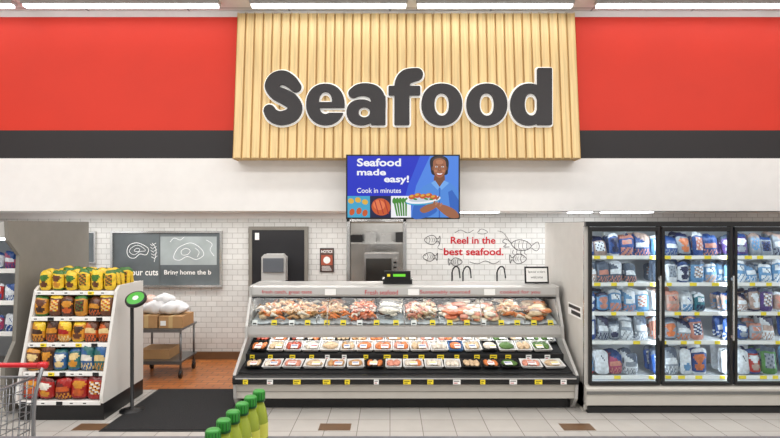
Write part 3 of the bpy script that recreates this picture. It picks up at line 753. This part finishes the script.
for r in range(5):
    Y,z=lv[r]; w,h=sizes[r]; n_=max(1,int((AX1-AX0-.06)/w)); w=(AX1-AX0-.06)/n_
    for i in range(n_):
        x=AX0+.03+w*(i+.5); cb=combos[r]
        if r==1: cc=cb[i%2] if i<2 else cb[2+(i%2)]
        elif r==0: cc=cb[i%3]
        elif r==4: cc=cb[i%2]
        else: cc=random.choice(cb)
        a,l,c_,e_=[sb[q] for q in cc]; st=[0,0,2,3,0][r] if random.random()<.6 else random.choice([0,2,3])
        for dd in ((0,.1,.22) if r<4 else (0,.1,.2,.3,.4)): b.bag(x+random.uniform(-.004,.004),Y+.065+dd,z,w*(1.08 if r<4 else .98),h,.10 if r<4 else .085,a,l,c_,e_,random.uniform(.02,.2) if r<4 else .03,random.uniform(-.15,.15),st)
b.obj('snack_bags',sh)

# round-head floor stand
b=MB(); x,y=wx(132,5.75),5.75
b.lathe(x,y,[(.12,0,black),(.12,.015,black),(.03,.03,black),(.018,.04,black),(.018,1.12,black),(.018,1.13,black)],None,20)
hx=x+.05
gsp=mat('sign_green',(70,170,60),.4)
b.T=Matrix.Translation((hx,y-.02,1.15))@Matrix.Rotation(math.radians(40),4,'X')
b.lathe(0,0,[(.08,-.02,black),(.105,-.015,black),(.105,.015,black),(.085,.02,gsp),(.08,.022,gsp)],None,24)
b.lathe(0,0,[(.03,.022,wht),(.03,.024,wht),(.01,.0245,wht)],None,16)
b.T=Matrix.Identity(4)
b.obj('sanitizer_stand')
b=MB(); b.box(-2.66,-1.64,5.2,6.49,0.0005,.010,mat('mat_black',(26,26,28),.9,bump=.8,vscale=120)); b.box(-2.69,-1.61,5.17,6.52,0.0002,.006,mat('mat_rubber',(16,16,17),.7)); b.obj('floor_mat')

# rolling cart with boxes
b=MB(); X0,X1=wx(141,7.2),wx(189,7.2); Ya,Yc=6.95,7.5
dst=mat('cart_steel',(120,120,120),.3,.7)
for z in (.2,.60): b.box(X0,X1,Ya,Yc,z,z+.022,dst); b.box(X0,X1,Ya-.008,Ya,z-.02,z+.022,dst)
for x in (X0+.03,X1-.03):
    for y in (Ya+.04,Yc-.04):
        b.tube([(x,y,.10),(x,y,.60)],.014,dst); b.tube([(x-.012,y,.05),(x+.012,y,.05)],.05,black,14); b.box(x-.02,x+.02,y-.015,y+.015,.085,.115,dst)
b.box(X0+.05,X0+.42,7.05,7.4,.223,.34,cardb)
b.obj('utility_cart')
b=MB()
for (x0,x1,z0,z1,y0) in ((X0+.02,X0+.29,.624,.78,7.0),(X0+.31,X1-.01,.624,.77,7.0)):
    b.box(x0,x1,y0,y0+.4,z0,z1,cardb); b.box((x0+x1)/2-.025,(x0+x1)/2+.025,y0-.001,y0+.401,z0+.001,z1+.001,mat('tape',(200,170,120),.3)); b.box(x0+.02,x0+.09,y0-.002,y0,z0+.03,z0+.09,wht)
b.obj('cardboard_boxes',bevel=.003)
# draped plastic bags on the boxes
b=MB(); pl=mat('plastic_wrap',(222,222,224),.25,bump=.5,vscale=14); pl2=mat('wrap_pink',(206,170,158),.4)
def drape(cx,cy,cz,rx,ry,rz,m,seed):
    rnd=random.Random(seed); ph=[rnd.uniform(0,6.28) for _ in range(6)]; n,k_=36,18; vs=[];fs=[]
    for i in range(k_+1):
        th=math.pi*i/k_
        for j in range(n):
            p=2*math.pi*j/n
            q=1+.16*math.sin(3*p+ph[0]+th)*math.sin(th)+.09*math.sin(7*p+ph[1]+3*th)+.05*math.sin(12*p+ph[2])*math.sin(5*th+ph[3])
            zz=rz*math.cos(th)*(1+.15*math.sin(2*p+ph[4]))
            vs.append((cx+rx*math.sin(th)*math.cos(p)*q,cy+ry*math.sin(th)*math.sin(p)*q,max(.785,cz+zz)))
    for i in range(k_):
        for j in range(n): fs.append((i*n+j,i*n+(j+1)%n,(i+1)*n+(j+1)%n,(i+1)*n+j))
    b.add(vs,fs,m,True)
drape(X0+.20,7.2,.86,.19,.15,.11,pl,1); drape(X0+.42,7.2,.85,.18,.14,.09,pl,2); drape(X0+.30,7.22,.96,.13,.12,.07,pl,3); drape(X0+.12,7.2,.95,.08,.1,.06,pl2,4)
b.obj('plastic_bag_pile')

# ---------------------------------------------------------------- shopping cart
b=MB(); wire=mat('cart_wire',(150,152,156),.3,.8); redp=mat('cart_red',(205,30,40),.35)
hx0,hx1,hy=-2.84,-2.24,3.62
b.tube([(hx0,hy,1.0),(hx1,hy,1.0)],.016,redp,12)
b.tube([(hx0-.02,hy,1.0),(hx0+.03,hy,1.0)],.022,redp,12); b.tube([(hx1-.03,hy,1.0),(hx1+.02,hy,1.0)],.022,redp,12)
for x in (hx0,hx1):
    b.tube(catmull([(x,hy,1.0),(x,hy-.04,.93),(x,hy-.09,.80),(x,hy-.10,.55),(x,hy-.05,.3),(x,hy-.08,.2),(x,hy-.3,.16),(x+(.06 if x==hx0 else -.06),2.75,.14)],4),.012,wire)
def rim(z,ins,y0,y1,r=.006): b.tube([(hx0+ins,y1,z),(hx1-ins,y1,z),(hx1-ins-.05,y0,z),(hx0+ins+.05,y0,z)],r,wire,6,True)
rim(.95,0,2.70,3.52,.009)
for i in range(1,9): z=.95-i*.055; rim(z,.004*i,2.70+.012*i,3.52,.003)
for i in range(17):
    y=2.72+i*.05; t=(y-2.7)/.82
    for sgn,x in ((1,hx0),(-1,hx1)): b.tube([(x+sgn*(.05*(1-t)),y,.95),(x+sgn*(.05*(1-t)+.035),y,.51)],.0028,wire,5)
for i in range(13):
    x=hx0+.05+i*.042; b.tube([(x,3.52,.95),(x,3.52,.51),(x,2.80,.51),(x,2.70,.95)],.0028,wire,5)
for x in (hx0,hx1):
    for y in (3.5,2.78):
        xx=x+(.05 if y<3 and x==hx0 else -.05 if y<3 else 0)
        b.tube([(xx-.014,y,.06),(xx+.014,y,.06)],.06,black,16); b.box(xx-.018,xx+.018,y-.012,y+.012,.06,.17,wire)
b.obj('shopping_cart')

# ---------------------------------------------------------------- bunker with lime juice bottles
b=MB(); bk=mat('bunker_grey',(96,98,104),.4,.2)
b.prismx([(1.35,0.0),(1.35,.12),(1.3,.16),(1.3,.80),(2.72,.80),(2.72,.16),(2.68,.12),(2.68,0)],-1.9,2.6,cream)
b.box(-1.92,2.62,1.28,2.755,.80,.868,bk); b.box(-1.92,2.62,2.75,2.76,.825,.845,black)
b.obj('bunker_display',bevel=.006)
bg=mat('bottle_green',(70,128,36),.2,var=.1); bg2=mat('bottle_lime',(158,172,56),.2,var=.1); cg=mat('cap_green',(44,140,44),.35); cg2=mat('cap_ring',(24,90,34),.35); lb=mat('label_lime',(216,214,90),.45,var=.1); lbg=mat('label_green',(40,110,50),.4)
b=MB()
for (px,py) in ((213,429),(223.5,419),(233,410.5),(242,402.5),(250.5,396),(259,390)):
    ztop=1.175; Y=(H-ztop)*F/(py-HY); x=wx(px,Y); z=.869
    b.lathe(x,Y,[(.033,z,bg),(.038,z+.008,bg),(.038,z+.03,lb),(.0395,z+.032,lb),(.0395,z+.06,lbg),(.0395,z+.10,lb),(.0395,z+.165,bg2),(.039,z+.17,bg2),(.037,z+.19,bg2),(.031,z+.222,bg2),(.023,z+.244,bg2),(.021,z+.256,cg2),(.027,z+.258,cg2),(.027,z+.268,cg),(.0265,z+.300,cg),(.022,z+.306,cg)],None,24)
    for q in range(14):
        t=2*math.pi*q/14; b.box(x+.0265*math.cos(t)-.0012,x+.0265*math.cos(t)+.0012,Y+.0265*math.sin(t)-.0012,Y+.0265*math.sin(t)+.0012,z+.268,z+.298,cg2)
b.obj('lime_juice_bottles')

# ---------------------------------------------------------------- lights
def area(name,loc,rot,sx,sy,p,col=(1,1,1)):
    l=bpy.data.lights.new(name,'AREA'); l.shape='RECTANGLE'; l.size=sx; l.size_y=sy; l.energy=p; l.color=col
    o=bpy.data.objects.new(name,l); o.location=loc; o.rotation_euler=rot; scene.collection.objects.link(o); return o
D0=(0,0,0)
area('ceiling_lamp',(0,1.0,4.40),D0,13,.4,215,(1,.985,.965))
area('ceiling_lamp',(0,3.4,4.40),D0,13,.4,235,(1,.985,.965))
area('ceiling_lamp',(0,5.3,4.40),D0,13,.3,90,(1,.985,.965))
area('cove_lamp',(0,6.41,4.40),D0,12,.08,16,(1,.98,.95))
area('alcove_lamp',(-2.6,7.4,2.06),D0,4.5,.2,38,(1,.98,.95))
area('alcove_lamp',(1.6,7.4,2.06),D0,3.5,.2,28,(1,.98,.95))
area('backroom_lamp',(0,9.0,2.38),D0,1.2,.2,40,(1,.96,.9))
area('case_lamp',(.16,6.47,1.07),D0,3.3,.04,2.2,(1,.96,.9))
area('case_lamp',(.16,6.31,.725),(math.radians(-10),0,0),3.3,.03,2.4,(1,.98,.95))
for i in range(5):
    x=FX+.038+i*dw
    area('freezer_lamp',(x,5.80,1.09),(math.radians(90),0,0),.03,1.5,2.8,(.92,.97,1))
area('freezer_lamp',(3.45,5.80,1.87),(math.radians(25),0,0),2.8,.03,4.5,(.92,.97,1))
w=bpy.data.worlds.new('w'); scene.world=w; w.use_nodes=True
w.node_tree.nodes['Background'].inputs[0].default_value=(1,.99,.98,1); w.node_tree.nodes['Background'].inputs[1].default_value=.6

cam=bpy.data.cameras.new('cam'); co=bpy.data.objects.new('camera',cam); scene.collection.objects.link(co)
co.location=(0,0,H); co.rotation_euler=(math.radians(90),0,0)
cam.sensor_fit='HORIZONTAL'; cam.sensor_width=36; cam.lens=36*F/780; cam.shift_y=(HY-219)/780; cam.clip_start=.05
scene.camera=co
